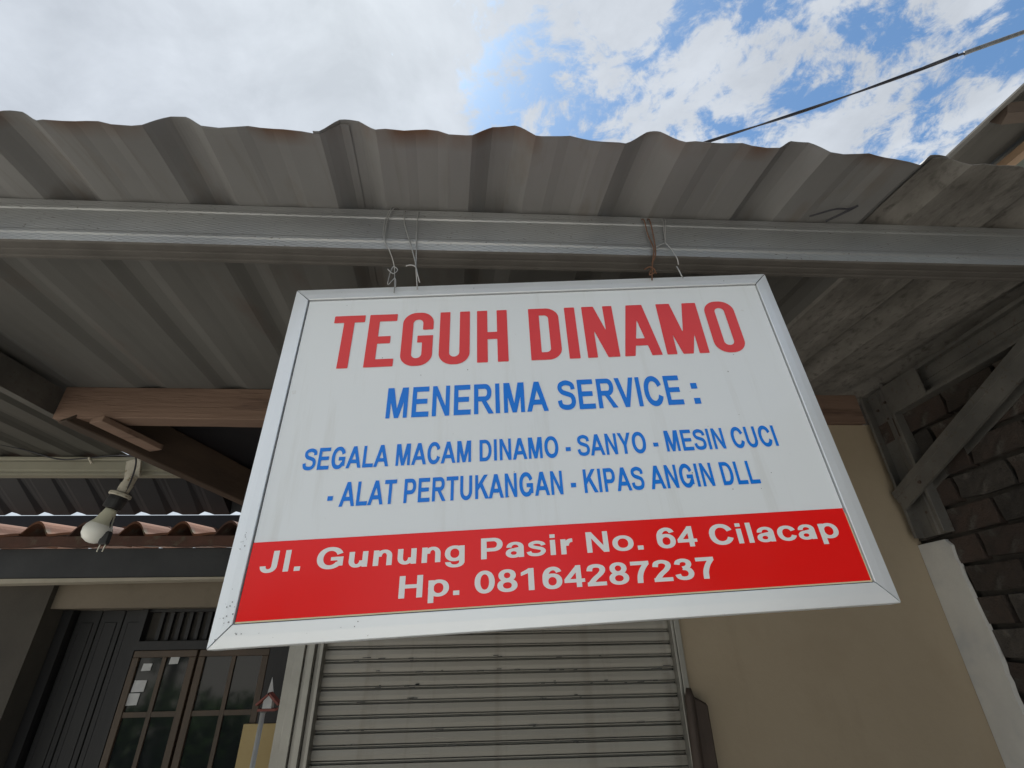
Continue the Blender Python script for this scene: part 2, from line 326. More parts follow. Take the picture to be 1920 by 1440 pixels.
for i in range(n+1):
    z = .337+(GZ-.337)*i/n+ (0.0 if i else .0)
    yo = 1.866+.003*math.sin(i*.37)+random.uniform(-.003, .003)
    if i == 0: yo = 1.885
    pts += [(-.021, 2.018, z-GZ), (-.0205, yo+.0015, z-GZ), (-.004, yo+.0, z-GZ)]
for i in range(n):
    for k in range(2): f.append((3*i+k, 3*i+k+1, 3*i+k+4, 3*i+k+3))
f.append((0, 1, 2))
b.add(pts, f); b.build('plaster_strip', M['plaster'], bw)

# ------------------------------------------------------------------ steel bracket on the brick wall
tr = thing('steel_bracket', 'grey galvanised steel channel bracket carrying the canopy on the brick side wall', 'bracket')
def channel(b, a, c, w, d, up, t=.004, lip=.014):
    # C section: web width w along 'up', flanges depth d to the side
    prof = [(0, -w/2), (d, -w/2), (d, -w/2+lip), (d-t, -w/2+lip), (d-t, -w/2+t), (t, -w/2+t), (t, -w*.1), (t*2.2, -w*.06), (t*2.2, w*.06), (t, w*.1), (t, w/2-t), (d-t, w/2-t), (d-t, w/2-lip), (d, w/2-lip), (d, w/2), (0, w/2)]
    b.extrude(prof, a, c, up)
b = MB(); channel(b, (1.835, 1.915, .36), (1.835, 1.915, 1.015), .15, .045, (0, 1, 0)); b.build('post', M['galv_dull'], tr, bevel=.001)
b = MB(); channel(b, (1.830, 1.836, .925), (1.830, 1.0, .935), .13, .045, (0, 0, 1)); b.build('top_chord', M['galv_dull'], tr)
b = MB(); b.box(1.782, 1.655, .868, 1.7885, 1.835, .992); b.build('splice_plate', M['galv_dull'], tr)
pA = Vector((0, 1.985, .513)); pB = Vector((0, .90, .975)); dB = (pB-pA).normalized(); uB = Vector((0, -dB.z, dB.y))*-1
if uB.z < 0: uB = -uB
b = MB()
def at_x(p, x, u=0): return Vector((x, p.y, p.z))+uB*u
b.bar(at_x(pA, 1.780), at_x(pB, 1.780), .004, .088, tuple(uB)); b.bar(at_x(pA, 1.777, .018), at_x(pB, 1.777, .018), .0035, .010, tuple(uB))
b.bar(at_x(pA, 1.8065, .0405), at_x(pB, 1.8065, .0405), .0485, .004, tuple(uB)); b.bar(at_x(pA+Vector((0, -.09, .04)), 1.833), at_x(pB, 1.833), .004, .088, tuple(uB))
b.bar(at_x(pA, 1.7855, -.042), at_x(pB, 1.7855, -.042), .0069, .0035, tuple(uB))
b.build('diagonal_brace', M['galv_dull'], tr)
for (y, z) in ((1.902, .947), (1.885, .874), (1.917, .873), (1.955, .93), (1.9215, .452), (1.8700, .462)):
    b = MB(); b.tube([(1.8255, y, z), (1.832, y, z)], [.0065, .0065], 6); b.build('bolt', M['wood_black'], tr)
b = MB(); b.tube([(1.772, 1.842, .556), (1.779, 1.842, .556)], .007, 6); b.build('bolt', M['wood_black'], tr)

# ------------------------------------------------------------------ canopy: wall plate, C beam, sheets
pl = thing('wall_plate_beam', 'red brown timber beam with dark water stain under the rear of the canopy', 'beam')
b = MB(); X = [-1.86+i*.3 for i in range(13)]; X[-1] = 1.79
vs = []
for x in X:
    j = random.uniform(-.003, .003); vs += [(x, 2.0, .885+j), (x, 2.09, .885+j), (x, 2.09, 1.036), (x, 2.0, 1.036)]
fs = [(4*i+k, 4*i+(k+1) % 4, 4*i+4+(k+1) % 4, 4*i+4+k) for i in range(len(X)-1) for k in range(4)]+[(3, 2, 1, 0), tuple(4*(len(X)-1)+k for k in range(4))]
b.add(vs, fs); b.build('timber', M['wood_red'], pl, bevel=.003)
b = MB(); b.bar((-1.66, 1.985, .873), (-1.56, 2.26, .845), .075, .026); b.build('rafter_tail', M['wood_red'], pl, bevel=.002)

cb = thing('canopy_beam', 'long galvanised steel channel beam running across under the corrugated canopy, sign hangs from it', 'beam')
prof = [(.93, 1.0215), (.93, 1.004), (.928, 1.000), (.928, .992), (.930, .988), (.930, .922), (.928, .917), (.928, .910), (.9305, .905), (.9335, .887), (.938, .884),
        (.955, .884), (.957, .885), (.962, .885), (.964, .884), (.978, .884), (.98, .885), (.985, .885), (.988, .884), (.996, .884), (.996, .900), (.993, .900), (.993, .888), (.939, .888), (.934, .9), (.934, 1.0175), (.993, 1.0175), (.993, 1.005), (.996, 1.005), (.996, 1.0215)]
b = MB(); n = len(prof)
xs = [-2.6+i*.1473333 for i in range(31)]
b.add([(x, y+.0009*math.sin(x*5.1+z*60)+random.uniform(-.0003, .0003), z) for x in xs for y, z in prof], [(j*n+i, j*n+(i+1) % n, j*n+n+(i+1) % n, j*n+n+i) for j in range(30) for i in range(n)]+[tuple(range(n)), tuple(range(31*n-1, 30*n-1, -1))])
o = b.build('channel', M['galv_web'], cb); o.data.materials.append(M['under_brown'])
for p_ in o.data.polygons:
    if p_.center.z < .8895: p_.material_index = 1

crest = [-2.50, -2.14, -1.76, -1.40, -1.048, -.696, -.315, .035, .386, .748, 1.121, 1.49, 1.86]
def zroof(y): return 1.0245+.010*(y-.93)-(.010*((.93-y)/.22)**2 if y < .93 else 0)
def rib(x, x0, x1, i0):
    # height of the sheet above its pans; small stiffener in mid pan
    best = 0
    for i, c in enumerate(crest):
        d = abs(x-c)
        w0, w1 = (.021+.005*math.sin(i*2.1)), (.067+.006*math.cos(i*1.7))
        if d < w0: best = max(best, .037*(1-.05*(d/w0)**2))
        elif d < w1: t = (d-w0)/(w1-w0); best = max(best, .037*.95*(1-(.75*t+.25*t*t*(3-2*t))))
        if i+1 < len(crest):
            m_ = (c+crest[i+1])/2; dm = abs(x-m_)
            if dm < .05: best = max(best, .0035*(1-max(0, dm-.025)/.025))
    return best
def roof_sheet(x0, x1, y0f, y1, m, dz=0, seed=0, parent=None, rf=rib):
    rr = random.Random(seed); xs = []
    pts = {x0, x1}
    for i, c in enumerate(crest):
        w0, w1 = (.021+.005*math.sin(i*2.1)), (.067+.006*math.cos(i*1.7))
        for d in (0, .5*w0, w0, w0+.25*(w1-w0), (w0+w1)/2, w0+.75*(w1-w0), w1, w1+.005): pts.add(c+d); pts.add(c-d)
        if i+1 < len(crest):
            m_ = (c+crest[i+1])/2
            for d in (-.05, -.025, 0, .025, .05, -.09, .09): pts.add(m_+d)
    xs = sorted(p for p in pts if x0 <= p <= x1)
    ny = 10; vs = []; T = .0016
    ph = rr.uniform(0, 9)
    for side in (0, 1):
        for j in range(ny+1):
            for x in xs:
                t = j/ny; y0 = y0f(x)+.004*math.sin(x*17+ph)+.0025*math.sin(x*61); y = y0+(y1-y0)*(t**1.8)
                wav = .003*math.sin(x*9+ph)*(1-t)**3+ .0025*math.sin(x*23+y*7)*(1-t)
                xx = x-.073*(y-.70)
                vs.append((xx, y, zroof(y)+rf(x, x0, x1, 0)+dz+wav+(T if side else 0)))
    nx = len(xs); o = nx*(ny+1); fs = []
    for j in range(ny):
        for i in range(nx-1):
            a = j*nx+i; fs.append((a, a+1, a+nx+1, a+nx)); fs.append((o+a, o+a+nx, o+a+nx+1, o+a+1))
    for i in range(nx-1): fs.append((i, o+i, o+i+1, i+1)); a = ny*nx+i; fs.append((a, a+1, o+a+1, o+a))
    for j in range(ny): a = j*nx; fs.append((a, a+nx, o+a+nx, o+a)); a += nx-1; fs.append((a, o+a, o+a+nx, a+nx))
    b = MB(); b.add(vs, fs); return b.build('roof_sheet', m, parent)
ca = thing('canopy_roof', 'grey corrugated metal canopy roof seen from below, wavy eave against the sky', 'canopy roof')
y0f = lambda x: .706 if x < .5 else .706+.03*((x-.5)/.6)**1.5
roof_sheet(-2.3, -.318, y0f, 1.01, M['sheet'], 0, 1, ca)
roof_sheet(-.392, 1.15, lambda x: y0f(x)-.006, 1.01, M['sheet'], .003, 2, ca)
low = lambda x, *a: rib(x, 0, 0, 0)*.42  # rear ribs flattened so that their shading stays faint
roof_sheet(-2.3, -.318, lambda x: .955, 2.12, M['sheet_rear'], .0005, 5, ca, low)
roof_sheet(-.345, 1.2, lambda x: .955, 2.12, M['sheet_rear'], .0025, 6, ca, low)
tag(roof_sheet(1.105, 2.26, lambda x: .742+.012*math.sin(x*9), 2.12, M['fibre'], -.0025, 3, ca), label='mottled mossy rough sheet at the right end')
# side beam and lower old roof on the left
sb = thing('side_beam', 'dark grey channel beam at the left running back under the canopy edge', 'beam')
b = MB(); b.box(-1.90, .998, .902, -1.862, 2.09, 1.018); b.build('channel', M['galv_dull'], sb)
def tubrib(x): 
    d = (x/.19) % 1; d = abs(d-.5)*2
    return .02*min(1, max(0, (d-.45)/.25))
lr = thing('lower_roof', 'lower old corrugated metal roof behind the left side beam', 'roof')
b = MB(); xs = [-3.6+i*.19/8 for i in range(int((3.6-1.90)/(.19/8))+1)]; vs = []
for y, z in ((1.0, .905), (2.66, .905)):
    for x in xs: vs.append((x, y, z+tubrib(x)))
n = len(xs); b.add(vs, [(i, i+1, n+i+1, n+i) for i in range(n-1)]); b.build('roof_sheet', M['sheet_old'], lr)
b = MB(); xs = [-4.2+i*.18/6 for i in range(147)]; vs = []
def tri(x):
    d = abs(((x+.02)/.18) % 1-.5)*2; return max(0, d-.62)/.38*.026
for row in (0, 1):
    for x in xs: vs.append((x, 2.965, .697+tri(x)) if row else ((x, 2.60, .935) if x < -1.52 else (x, 2.93, .9)))
n = len(xs); b.add(vs, [(i, i+1, n+i+1, n+i) for i in range(n-1)]); b.build('roof_sheet', M['sheet_back'], lr, label='corrugated sheet, shade put in its colour, letting sky glint through at its ribs')
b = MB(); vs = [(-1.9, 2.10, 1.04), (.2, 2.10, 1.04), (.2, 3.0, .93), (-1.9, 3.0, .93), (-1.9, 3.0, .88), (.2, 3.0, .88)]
b.add(vs, [(0, 1, 2, 3), (3, 2, 5, 4)]); b.build('sky_blocker', M['sheet_back'], lr)  # added board in shade colour, keeps sky out of the dark gap
cp = thing('cream_purlin', 'pale cream steel purlin behind the timber beam, upper left, carrying the lamp', 'beam')
b = MB(); b.extrude([(0, .80), (0, .812), (.006, .816), (.006, .826), (0, .83), (0, .872), (.005, .876), (.005, .884), (0, .888), (0, .899), (.05, .899), (.05, .80)], (-3.6, 2.535, 0), (-1.52, 2.535, 0)); b.v = [(x, 2.535+abs(y-2.535), z) for x, y, z in b.v]
b.build('channel', M['cream_metal'], cp)
hr = thing('hip_rafter', 'dark brown timber rafter slanting down behind the red timber beam', 'rafter')
def hp(t, z): return Vector((-1.80+.464*t, 1.985+t, z))
b = MB(); vs = []
for t in (.0, 1.0):
    for dx in (-.028, .028):
        for zt in ((.862-.145*t), (1.055-.15*t)): p = hp(t, zt); vs.append((p.x+dx, p.y-dx*.4, p.z))
# only behind the plate beam
b.add([vs[0], vs[2], vs[3], vs[1], vs[4], vs[6], vs[7], vs[5]], [(0, 1, 2, 3), (7, 6, 5, 4), (0, 4, 5, 1), (1, 5, 6, 2), (2, 6, 7, 3), (3, 7, 4, 0)])
for i in range(4):
    v = list(b.v[i]); 
    if v[2] > .9: v[1] += .11; v[0] += .05; v[2] -= .015
    b.v[i] = tuple(v)
b.build('timber', M['wood_dark'], hr, bevel=.004)

# ------------------------------------------------------------------ old tiled eave, beam, terrace wall (left)
tl = thing('tiled_roof', 'low clay tiled roof edge with rolled orange tiles on the left', 'tiled roof', (0, 2.95, 0))
def tile_mesh(k):
    xs = []; pr = []
    N_ = 18
    for i in range(N_+1):
        x = i/N_*.272; h = 0
        d = abs(x-.075)
        if d < .068: h = .066*math.cos(d/.068*math.pi/2)**.8
        pr.append((x, h+.004*math.sin(x*30)))
    vs = []
    for y, dz in ((0, 0), (.34, .03)):
        for x, h in pr: vs.append((x, y, h+dz))
        for x, h in pr: vs.append((x, y, h+dz+.013))
    m = N_+1; fs = []
    for i in range(N_): fs += [(i, i+1, 2*m+i+1, 2*m+i), (m+i, 3*m+i, 3*m+i+1, m+i+1), (i, m+i, m+i+1, i+1), (2*m+i, 2*m+i+1, 3*m+i+1, 3*m+i)]
    fs += [(0, 2*m, 3*m, m), (m-1, 2*m-1, 4*m-1, 3*m-1)]
    b = MB(); b.add(vs, fs); return b.mesh('tile', M['tile%d' % k])
tms = [tile_mesh(k) for k in range(3)]
for r_ in range(4):
    for i in range(11):
        o = link('tile', tms[(i*7+r_*2) % 3], tl, loc=(-3.74+.268*i+.05-(.0), r_*.30+random.uniform(-.012, .008), .574+r_*.034+random.uniform(-.003, .004)))
        o.rotation_euler = (0, random.uniform(-.012, .012), random.uniform(-.02, .02))
b = MB(); b.box(-3.9, .33, .60, -.5, .36, .768); b.build('shade_board', M['sheet_back'], tl)  # added board coloured as shade, narrows the sky slit above the tiles
b = MB(); vs = []; xs = [-3.8+i*.15 for i in range(22)]
for x in xs:
    a = random.uniform(-.008, .008); vs += [(x, .0, .520+a), (x, .035, .520+a), (x, .035, .574), (x, 0.0, .574)]
b.add(vs, [(4*i+k, 4*i+(k+1) % 4, 4*i+4+(k+1) % 4, 4*i+4+k) for i in range(len(xs)-1) for k in range(4)]+[(3, 2, 1, 0), (84, 85, 86, 87)])
b.build('batten', M['tile2'], tl)

tb = thing('terrace_beam', 'dark grey horizontal beam under the tiled eave with a pale lower edge', 'beam')
b = MB(); b.box(-4, 3.05, .365, -.70, 3.17, .525); b.build('timber', M['beam_grey'], tb, bevel=.004)
b = MB(); b.add([(-4, 3.045, .325), (-1.3, 3.045, .352), (-1.3, 3.16, .352), (-4, 3.16, .325), (-4, 3.045, .363), (-1.3, 3.045, .363), (-1.3, 3.16, .363), (-4, 3.16, .363)],
      [(3, 2, 1, 0), (4, 5, 6, 7), (0, 1, 5, 4), (1, 2, 6, 5), (2, 3, 7, 6), (3, 0, 4, 7)]); b.build('edge_strip', M['strip'], tb)

tw = thing('terrace_wall', 'dim cream terrace wall on the left around the dark door and window', 'wall', (0, 3.2, GZ))
b = MB(); b.box(-4.6, -.035, 0, -2.49, .3, .36-GZ); b.build('pier', M['wall_pier'], tw)
b = MB(); b.box(-2.488, 0, .218-GZ, -.60, .3, .52-GZ); b.build('lintel', M['wall_old'], tw)
b = MB(); b.box(-1.30, .08, 0, -.60, .28, -.365-GZ); b.build('wall_panel', M['wall_yellow'], tw)
b = MB(); b.box(-2.6, .75, 0, -.58, .8, .5-GZ); b.box(-2.6, .3, .32-GZ, -.58, .75, .34-GZ); b.build('light_block', M['room'], tw)  # unseen back and lid added to keep daylight out of the interior
b = MB(); b.tube([(-1.335, -.02, .325-GZ), (-1.335, -.02, .27-GZ)], .02, 10); b.build('small_socket', M['black'], tw)

dr = thing('folding_door', 'dark timber folding door left of the brown window', 'door', (-2.26, 3.36, GZ))
b = MB(); b.box(-.225, -.06, 0, -.17, .03, .215-GZ); b.build('frame', M['door'], dr)
for i in range(3):
    x = -.165+i*.135; b = MB(); b.box(x, -.01, 0, x+.13, .02, .215-GZ); b.box(x+.03, -.0125, .1, x+.1, -.0105, .15-GZ); b.build('door_panel', M['door'], dr, bevel=.003)

wi = thing('casement_window', 'brown framed casement window with paper notes stuck inside the dark glass', 'window', (0, 3.3, 0))
ZB = -.98
b = MB(); b.box(-2.035, .0, .0, -1.24, .06, .045); b.box(-2.035, .0, .045, -2.0, .06, .216); b.box(-2.0, .02, .2, -1.24, .05, .216); b.build('head', M['door'], wi)
for i in range(12):
    b = MB(); b.box(-1.93+i*.055, .02, .05, -1.908+i*.055, .05, .198); b.build('vent_slat', M['door'], wi)
b = MB(); b.box(-1.99, .045, .047, -1.25, .052, .198); b.build('vent_back', M['room'], wi)
b = MB(); b.box(-2.035, .0, ZB, -2.012, .06, -.001); b.box(-2.035, 0, ZB-.05, -1.24, .06, ZB); b.build('jamb', M['door'], wi)
for x0, x1 in ((-2.008, -1.655), (-1.640, -1.245)):
    cs = link('casement', None, wi)
    b = MB(); b.box(x0, .002, -.038, x1, .032, -.003); b.box(x0, .002, ZB, x1, .032, ZB+.04)
    b.box(x0, .0, ZB+.041, x0+.036, .034, -.0385); b.box(x1-.036, 0, ZB+.041, x1, .034, -.0385); b.build('sash_frame', M['frame_brown'], cs, bevel=.002)
    xm = (x0+x1)/2
    b = MB(); b.box(xm-.011, .004, ZB+.041, xm+.011, .028, -.0385); b.build('glazing_bar', M['frame_brown'], cs)
    b = MB(); b.box(x0+.037, .005, -.325, xm-.012, .027, -.300); b.box(xm+.012, .005, -.325, x1-.037, .027, -.300); b.build('glazing_bar', M['frame_brown'], cs)
    for a0, a1 in ((x0+.037, xm-.012), (xm+.012, x1-.037)):
        for z0, z1 in ((-.2995, -.039), (ZB+.041, -.3255)):
            b = MB(); b.box(a0, .014, z0, a1, .018, z1); b.build('pane', M['glass'], cs)
for (xa, xb_, za, zb_), lb in zip(((-1.945, -1.895, -.105, -.068), (-1.966, -1.898, -.207, -.150), (-1.985, -1.915, -.270, -.212), (-1.802, -1.752, -.074, -.036)),
        ('small white paper note on the glass, topmost in the left column', 'white paper note on the glass, middle of the left column', 'white paper note on the glass, lowest of the left column', 'folded white paper note at the top of the middle pane')):
    b = MB(); b.add([(xa, 3.309, za), (xb_, 3.309, za+.002), (xb_+.003, 3.3085, zb_), (xa+.004, 3.309, zb_), (xa, 3.3115, za), (xb_, 3.3115, za+.002), (xb_+.003, 3.311, zb_), (xa+.004, 3.3115, zb_)],
          [(0, 1, 2, 3), (7, 6, 5, 4), (0, 4, 5, 1), (1, 5, 6, 2), (2, 6, 7, 3), (3, 7, 4, 0)])
    b.build('paper_note', M['paper'], None, label=lb, cat='paper note', group='paper notes on the window')
dp = thing('dark_side_panel', 'dark panel between the brown window and the shutter frame', 'panel', (0, 3.28, 0))
b = MB(); b.box(-1.236, .0, -.364, -.72, .05, .216); b.build('board', M['door'], dp, bevel=.003)

# white pole with little red house
po = thing('white_pole', 'white pole in front of the window, topped by the red bird house', 'pole')
b = MB(); b.tube([(-1.158, 3.10, GZ), (-1.149, 3.10, -.9), (-1.142, 3.10, -.285)], .0125, 12); b.build('tube', M['pipe'], po, smooth=True)
b = MB(); b.tube([(-1.142, 3.10, -.297), (-1.142, 3.10, -.281)], .016, 12); b.build('cap', M['cable_grey'], po)
bh = thing('bird_house', 'little red roofed white toy house beside the white pole by the shutter', 'ornament', (-1.118, 3.09, -.275))
b = MB(); b.box(-.022, -.02, -.002, .022, .02, .034); b.add([(-.022, -.02, .034), (.022, -.02, .034), (0, -.02, .055), (-.022, .02, .034), (.022, .02, .034), (0, .02, .055)], [(0, 1, 2), (5, 4, 3), (0, 3, 4, 1), (1, 4, 5, 2), (2, 5, 3, 0)]); b.build('body', M['paper'], bh)
for s in (-1, 1):
    b = MB(); b.bar((s*-.003, 0, .066), (s*.056, 0, .014), .052, .010, (0, 0, 1)); b.build('roof', M['orn_red'], bh)
b = MB(); b.box(-.045, -.022, -.014, .045, .022, -.003); b.build('base', M['orn_red'], bh)
b = MB(); b.add([(-.028, .03, .06), (0.004, .03, .06), (-.018, .03, .135), (-.028, .034, .06), (0.004, .034, .06), (-.018, .034, .135)], [(0, 1, 2), (5, 4, 3), (0, 3, 4, 1), (1, 4, 5, 2), (2, 5, 3, 0)]); b.build('pennant', M['paper'], bh)

# ------------------------------------------------------------------ lamp hanging from the cream purlin
lp = thing('hanging_lamp', 'white bulb in an aged socket hanging tilted from the cream purlin', 'lamp', (-1.808, 2.50, .872))
ax = Vector((-.02, -.03, -.42)); ax = Vector((.035, -.02, -.40))
b = MB(); b.bar((-.010, .0, .0), (.022, -.012, -.105), .072, .014, (0, 1, 0)); b.build('mounting_plate', M['socket'], lp, bevel=.002)
def lathe(c0, d, prof, n=24):
    b = MB(); d = Vector(d).normalized(); a = d.cross(Vector((0, 1, 0))).normalized(); e = d.cross(a); vs = []; m = len(prof)
    for t, r in prof:
        for k in range(n):
            q = 2*math.pi*k/n; vs.append(Vector(c0)+d*t+a*(math.cos(q)*r)+e*(math.sin(q)*r))
    b.add(vs, [(i*n+k, i*n+(k+1) % n, (i+1)*n+(k+1) % n, (i+1)*n+k) for i in range(m-1) for k in range(n)]); return b
D1 = Vector((-.10, -.02, -.42)); S0 = Vector((.022, -.02, -.105))
lathe(S0, D1, [(-.012, 0), (-.012, .024), (.05, .026), (.05, 0)]).build('neck', M['socket'], lp)
S0 = S0+D1.normalized()*.042
lathe(S0, D1, [(-.01, 0), (-.01, .028), (.012, .028), (.032, .026), (.04, .048), (.052, .05), (.056, .046), (.056, 0)]).build('socket', M['socket'], lp, smooth=False)
lathe(S0, D1, [(.056, 0), (.056, .040), (.075, .042), (.115, .040), (.118, 0)]).build('adapter', M['black'], lp)
D2 = Vector((-.10, -.02, -.40)); S1 = S0+D1.normalized()*.117+Vector((.004, 0, -.004))
lathe(S1, D2, [(0, 0), (0, .026), (.012, .028), (.062, .040), (.076, .049)]).build('bulb_base', M['bulb_base'], lp, smooth=True)
lathe(S1, D2, [(.076, .049), (.090, .057), (.108, .060), (.132, .055), (.150, .041), (.162, .018), (.1645, 0)]).build('bulb', M['bulb'], lp, smooth=True)
pg = thing('plug', 'black plug with two metal pins dangling beside the white bulb', 'plug', (-1.79, 2.46, .47))
b = MB(); b.box(-.022, -.012, -.03, .022, .012, .03); b.build('body', M['black'], pg, bevel=.006)
for s in (-1, 1):
    b = MB(); b.tube([(s*.012, 0, -.03), (s*.012-.004, 0, -.062)], .0028, 8); b.build('pin', M['brass'], pg)
b = MB(); b.tube(curve3([(-1.79, 2.46, .50), (-1.800, 2.47, .60), (-1.785, 2.47, .68), (-1.762, 2.45, .75), (-1.72, 2.38, .82), (-1.69, 2.28, .86)]), .004, 6); b.build('lamp_cord', M['cable'], None, label='black cord running up from the dangling plug past the lamp socket', cat='cord')
b = MB(); b.tube(curve3([(-2.55, 2.2, .90), (-2.35, 2.42, .905), (-2.2, 2.50, .875), (-2.08, 2.515, .885), (-1.95, 2.515, .90), (-1.88, 2.50, .895), (-1.80, 2.49, .885), (-1.74, 2.45, .87)]), .0035, 6); b.build('house_wire', M['cable'], None, label='thin dark wire sagging along the cream purlin above the lamp', cat='wire')
b = MB(); b.tube(curve3([(-2.06, 2.515, .888), (-2.045, 2.512, .872), (-2.03, 2.51, .855)]), .006, 6); b.build('wire_stub', M['socket'], None, label='short pale cut wire end on the cream purlin left of the lamp', cat='wire')

# ------------------------------------------------------------------ SIGN
sg = thing('hanging_sign', 'white framed shop signboard with red and blue lettering hanging on wires under the canopy', 'sign')
BL = Vector((-.458, .940, .001)); U = Vector((899.115, -30.086, 41.23)).normalized(); V = -Vector((11.692, -30.14, -589.66)); V = (V-U*V.dot(U)).normalized(); Nn = V.cross(U)   # inward normal (+Y)
if Nn.y < 0: Nn = -Nn
sg.matrix_world = Matrix(((U.x, Nn.x, V.x, BL.x), (U.y, Nn.y, V.y, BL.y), (U.z, Nn.z, V.z, BL.z), (0, 0, 0, 1)))
W, H, F = 1.2, .787, .034
def quad_prism(b, q, y0, y1):
    b.add([(x, y, z) for y in (y0, y1) for x, z in q], [(0, 1, 2, 3), (7, 6, 5, 4), (0, 4, 5, 1), (1, 5, 6, 2), (2, 6, 7, 3), (3, 7, 4, 0)])
g = .0007
def rail(q):
    # outer pair q0,q1, inner pair q2,q3 ; slightly crowned section
    b = MB(); o0, o1, i1, i0 = [Vector(p) for p in q]
    lay = [(0, .030), (0, .0055), (.03, .0042), (.5, .0015), (.97, .0), (1, .0006), (1, .030)]
    vs = []
    for a, c in ((o0, i0), (o1, i1)):
        for t, y in lay: p = a.lerp(c, t); vs.append((p.x, y, p.y))
    n = len(lay); fs = [(i, (i+1) % n, n+(i+1) % n, n+i) for i in range(n)]+[tuple(range(n)), tuple(range(2*n-1, n-1, -1))]
    b.add(vs, fs); b.build('frame_rail', M['alu'], sg)
E_ = .0026
rail([(g*2-E_, -E_), (W-g*2+E_, -E_), (W-F-g, F-.001), (F+g, F-.001)])
rail([(g*2-E_, H+E_), (W-g*2+E_, H+E_), (W-F-g, H-F+.001), (F+g, H-F+.001)])
rail([(-E_, g*2-E_), (-E_, H-g*2+E_), (F-.001, H-F-g), (F-.001, F+g)])
rail([(W+E_, g*2-E_), (W+E_, H-g*2+E_), (W-F+.001, H-F-g), (W-F+.001, F+g)])
b = MB(); b.box(.004, .008, .004, W-.004, .028, H-.004); b.build('backing', M['gasket'], sg)
b = MB(); b.box(F+.0018, .0045, F+.0012, W-F-.0018, .0075, H-F-.0022); b.build('sign_face', M['face'], sg)
b = MB(); b.box(F+.0016, .0034, F+.0032, W-F-.0032, .0039, .1695); b.build('red_band', M['red'], sg)
b = MB(); b.box(F+.0012, .0035, F+.0006, W-F-.0012, .0040, F+.003); b.box(W-F-.003, .0035, F+.0032, W-F-.0012, .0040, .16); b.build('yellowed_edge', M['yellowing'], sg)

# --- lettering: every glyph is an implicit shape, contoured to real vinyl-thin polygons
mn = np.minimum; mxx = np.maximum
def bx(x0, y0, x1, y1): return lambda X, Y: mxx(mxx(x0-X, X-x1), mxx(y0-Y, Y-y1))
def pg_(*pts):
    a = sum(pts[i][0]*pts[(i+1) % len(pts)][1]-pts[(i+1) % len(pts)][0]*pts[i][1] for i in range(len(pts)))
    P_ = list(pts) if a > 0 else list(pts)[::-1]
    def f(X, Y):
        r = None
        for i in range(len(P_)):
            (x0, y0), (x1, y1) = P_[i], P_[(i+1) % len(P_)]; L = math.hypot(x1-x0, y1-y0) or 1
            d = ((X-x0)*(y1-y0)-(Y-y0)*(x1-x0))/L
            r = d if r is None else mxx(r, d)
        return r
    return f
def el(cx, cy, a, b, n=2.15): return lambda X, Y: ((np.abs((X-cx)/a)**n+np.abs((Y-cy)/b)**n)**(1/n)-1)*min(a, b)
def rr(x0, y0, x1, y1, r):
    def f(X, Y):
        qx = np.abs(X-(x0+x1)/2)-(x1-x0)/2+r; qy = np.abs(Y-(y0+y1)/2)-(y1-y0)/2+r
        return np.hypot(mxx(qx, 0), mxx(qy, 0))+mn(mxx(qx, qy), 0)-r
    return f
def un(*fs):
    def f(X, Y):
        r = fs[0](X, Y)
        for g_ in fs[1:]: r = mn(r, g_(X, Y))
        return r
    return f
def sub(a, *bs):
    def f(X, Y):
        r = a(X, Y)
        for g_ in bs: r = mxx(r, -g_(X, Y))
        return r
    return f
def inter(a, b_): return lambda X, Y: mxx(a(X, Y), b_(X, Y))
def ring(cx, cy, a, b_, ia, ib): return sub(el(cx, cy, a, b_), el(cx, cy, ia, ib))
BIG = 9
def below(y): return bx(-BIG, -BIG, BIG, y)
def above(y): return bx(-BIG, y, BIG, BIG)
def rightof(x): return bx(x, -BIG, BIG, BIG)
def leftof(x): return bx(-BIG, -BIG, x, BIG)
def stroke(pts, v=.2, h=.165):
    k = v/h; P_ = [(p.x, p.y) for p in curve3([(x, y*k, 0) for x, y in pts], 6)]
    def f(X, Y):
        Yk = Y*k; r = None
        for (x0, y0), (x1, y1) in zip(P_[:-1], P_[1:]):
            dx, dy = x1-x0, y1-y0; L2 = dx*dx+dy*dy
            if L2 < 1e-9: continue
            t = np.clip(((X-x0)*dx+(Yk-y0)*dy)/L2, 0, 1); d = np.hypot(X-x0-t*dx, Yk-y0-t*dy)-v/2
            r = d if r is None else mn(r, d)
        for (x0, y0), (x1, y1) in ((P_[0], P_[2]), (P_[-1], P_[-3])):      # butt ends
            dx, dy = x0-x1, y0-y1; L = math.hypot(dx, dy); bd = ((X-x0)*dx+(Yk-y0)*dy)/L
            near = np.hypot(X-x0, Yk-y0)-v*.62
            r = mxx(r, -mxx(-bd, near))
        return r
    return f
def tf(f, sx=1, sy=1, ox=0, oy=0): return lambda X, Y: f((X-ox)/sx, (Y-oy)/sy)
Sk = [(.80, .68), (.745, .84), (.48, .917), (.22, .85), (.175, .715), (.28, .60), (.50, .535), (.72, .455), (.79, .29), (.70, .135), (.46, .083), (.20, .14), (.125, .32)]
sk = [(.635, .505), (.57, .61), (.375, .662), (.20, .60), (.19, .50), (.30, .425), (.42, .39), (.58, .325), (.62, .215), (.53, .10), (.36, .066), (.17, .105), (.10, .225)]
def bowl(xa, yb, yt, xc, ro):    # right hand bowl
    cy = (yb+yt)/2; hb = (yt-yb)/2
    return un(bx(xa, yt-.165, xc+.002, yt), bx(xa, yb, xc+.002, yb+.165), inter(ring(xc, cy, ro, hb, ro-.205, hb-.165), rightof(xc)))
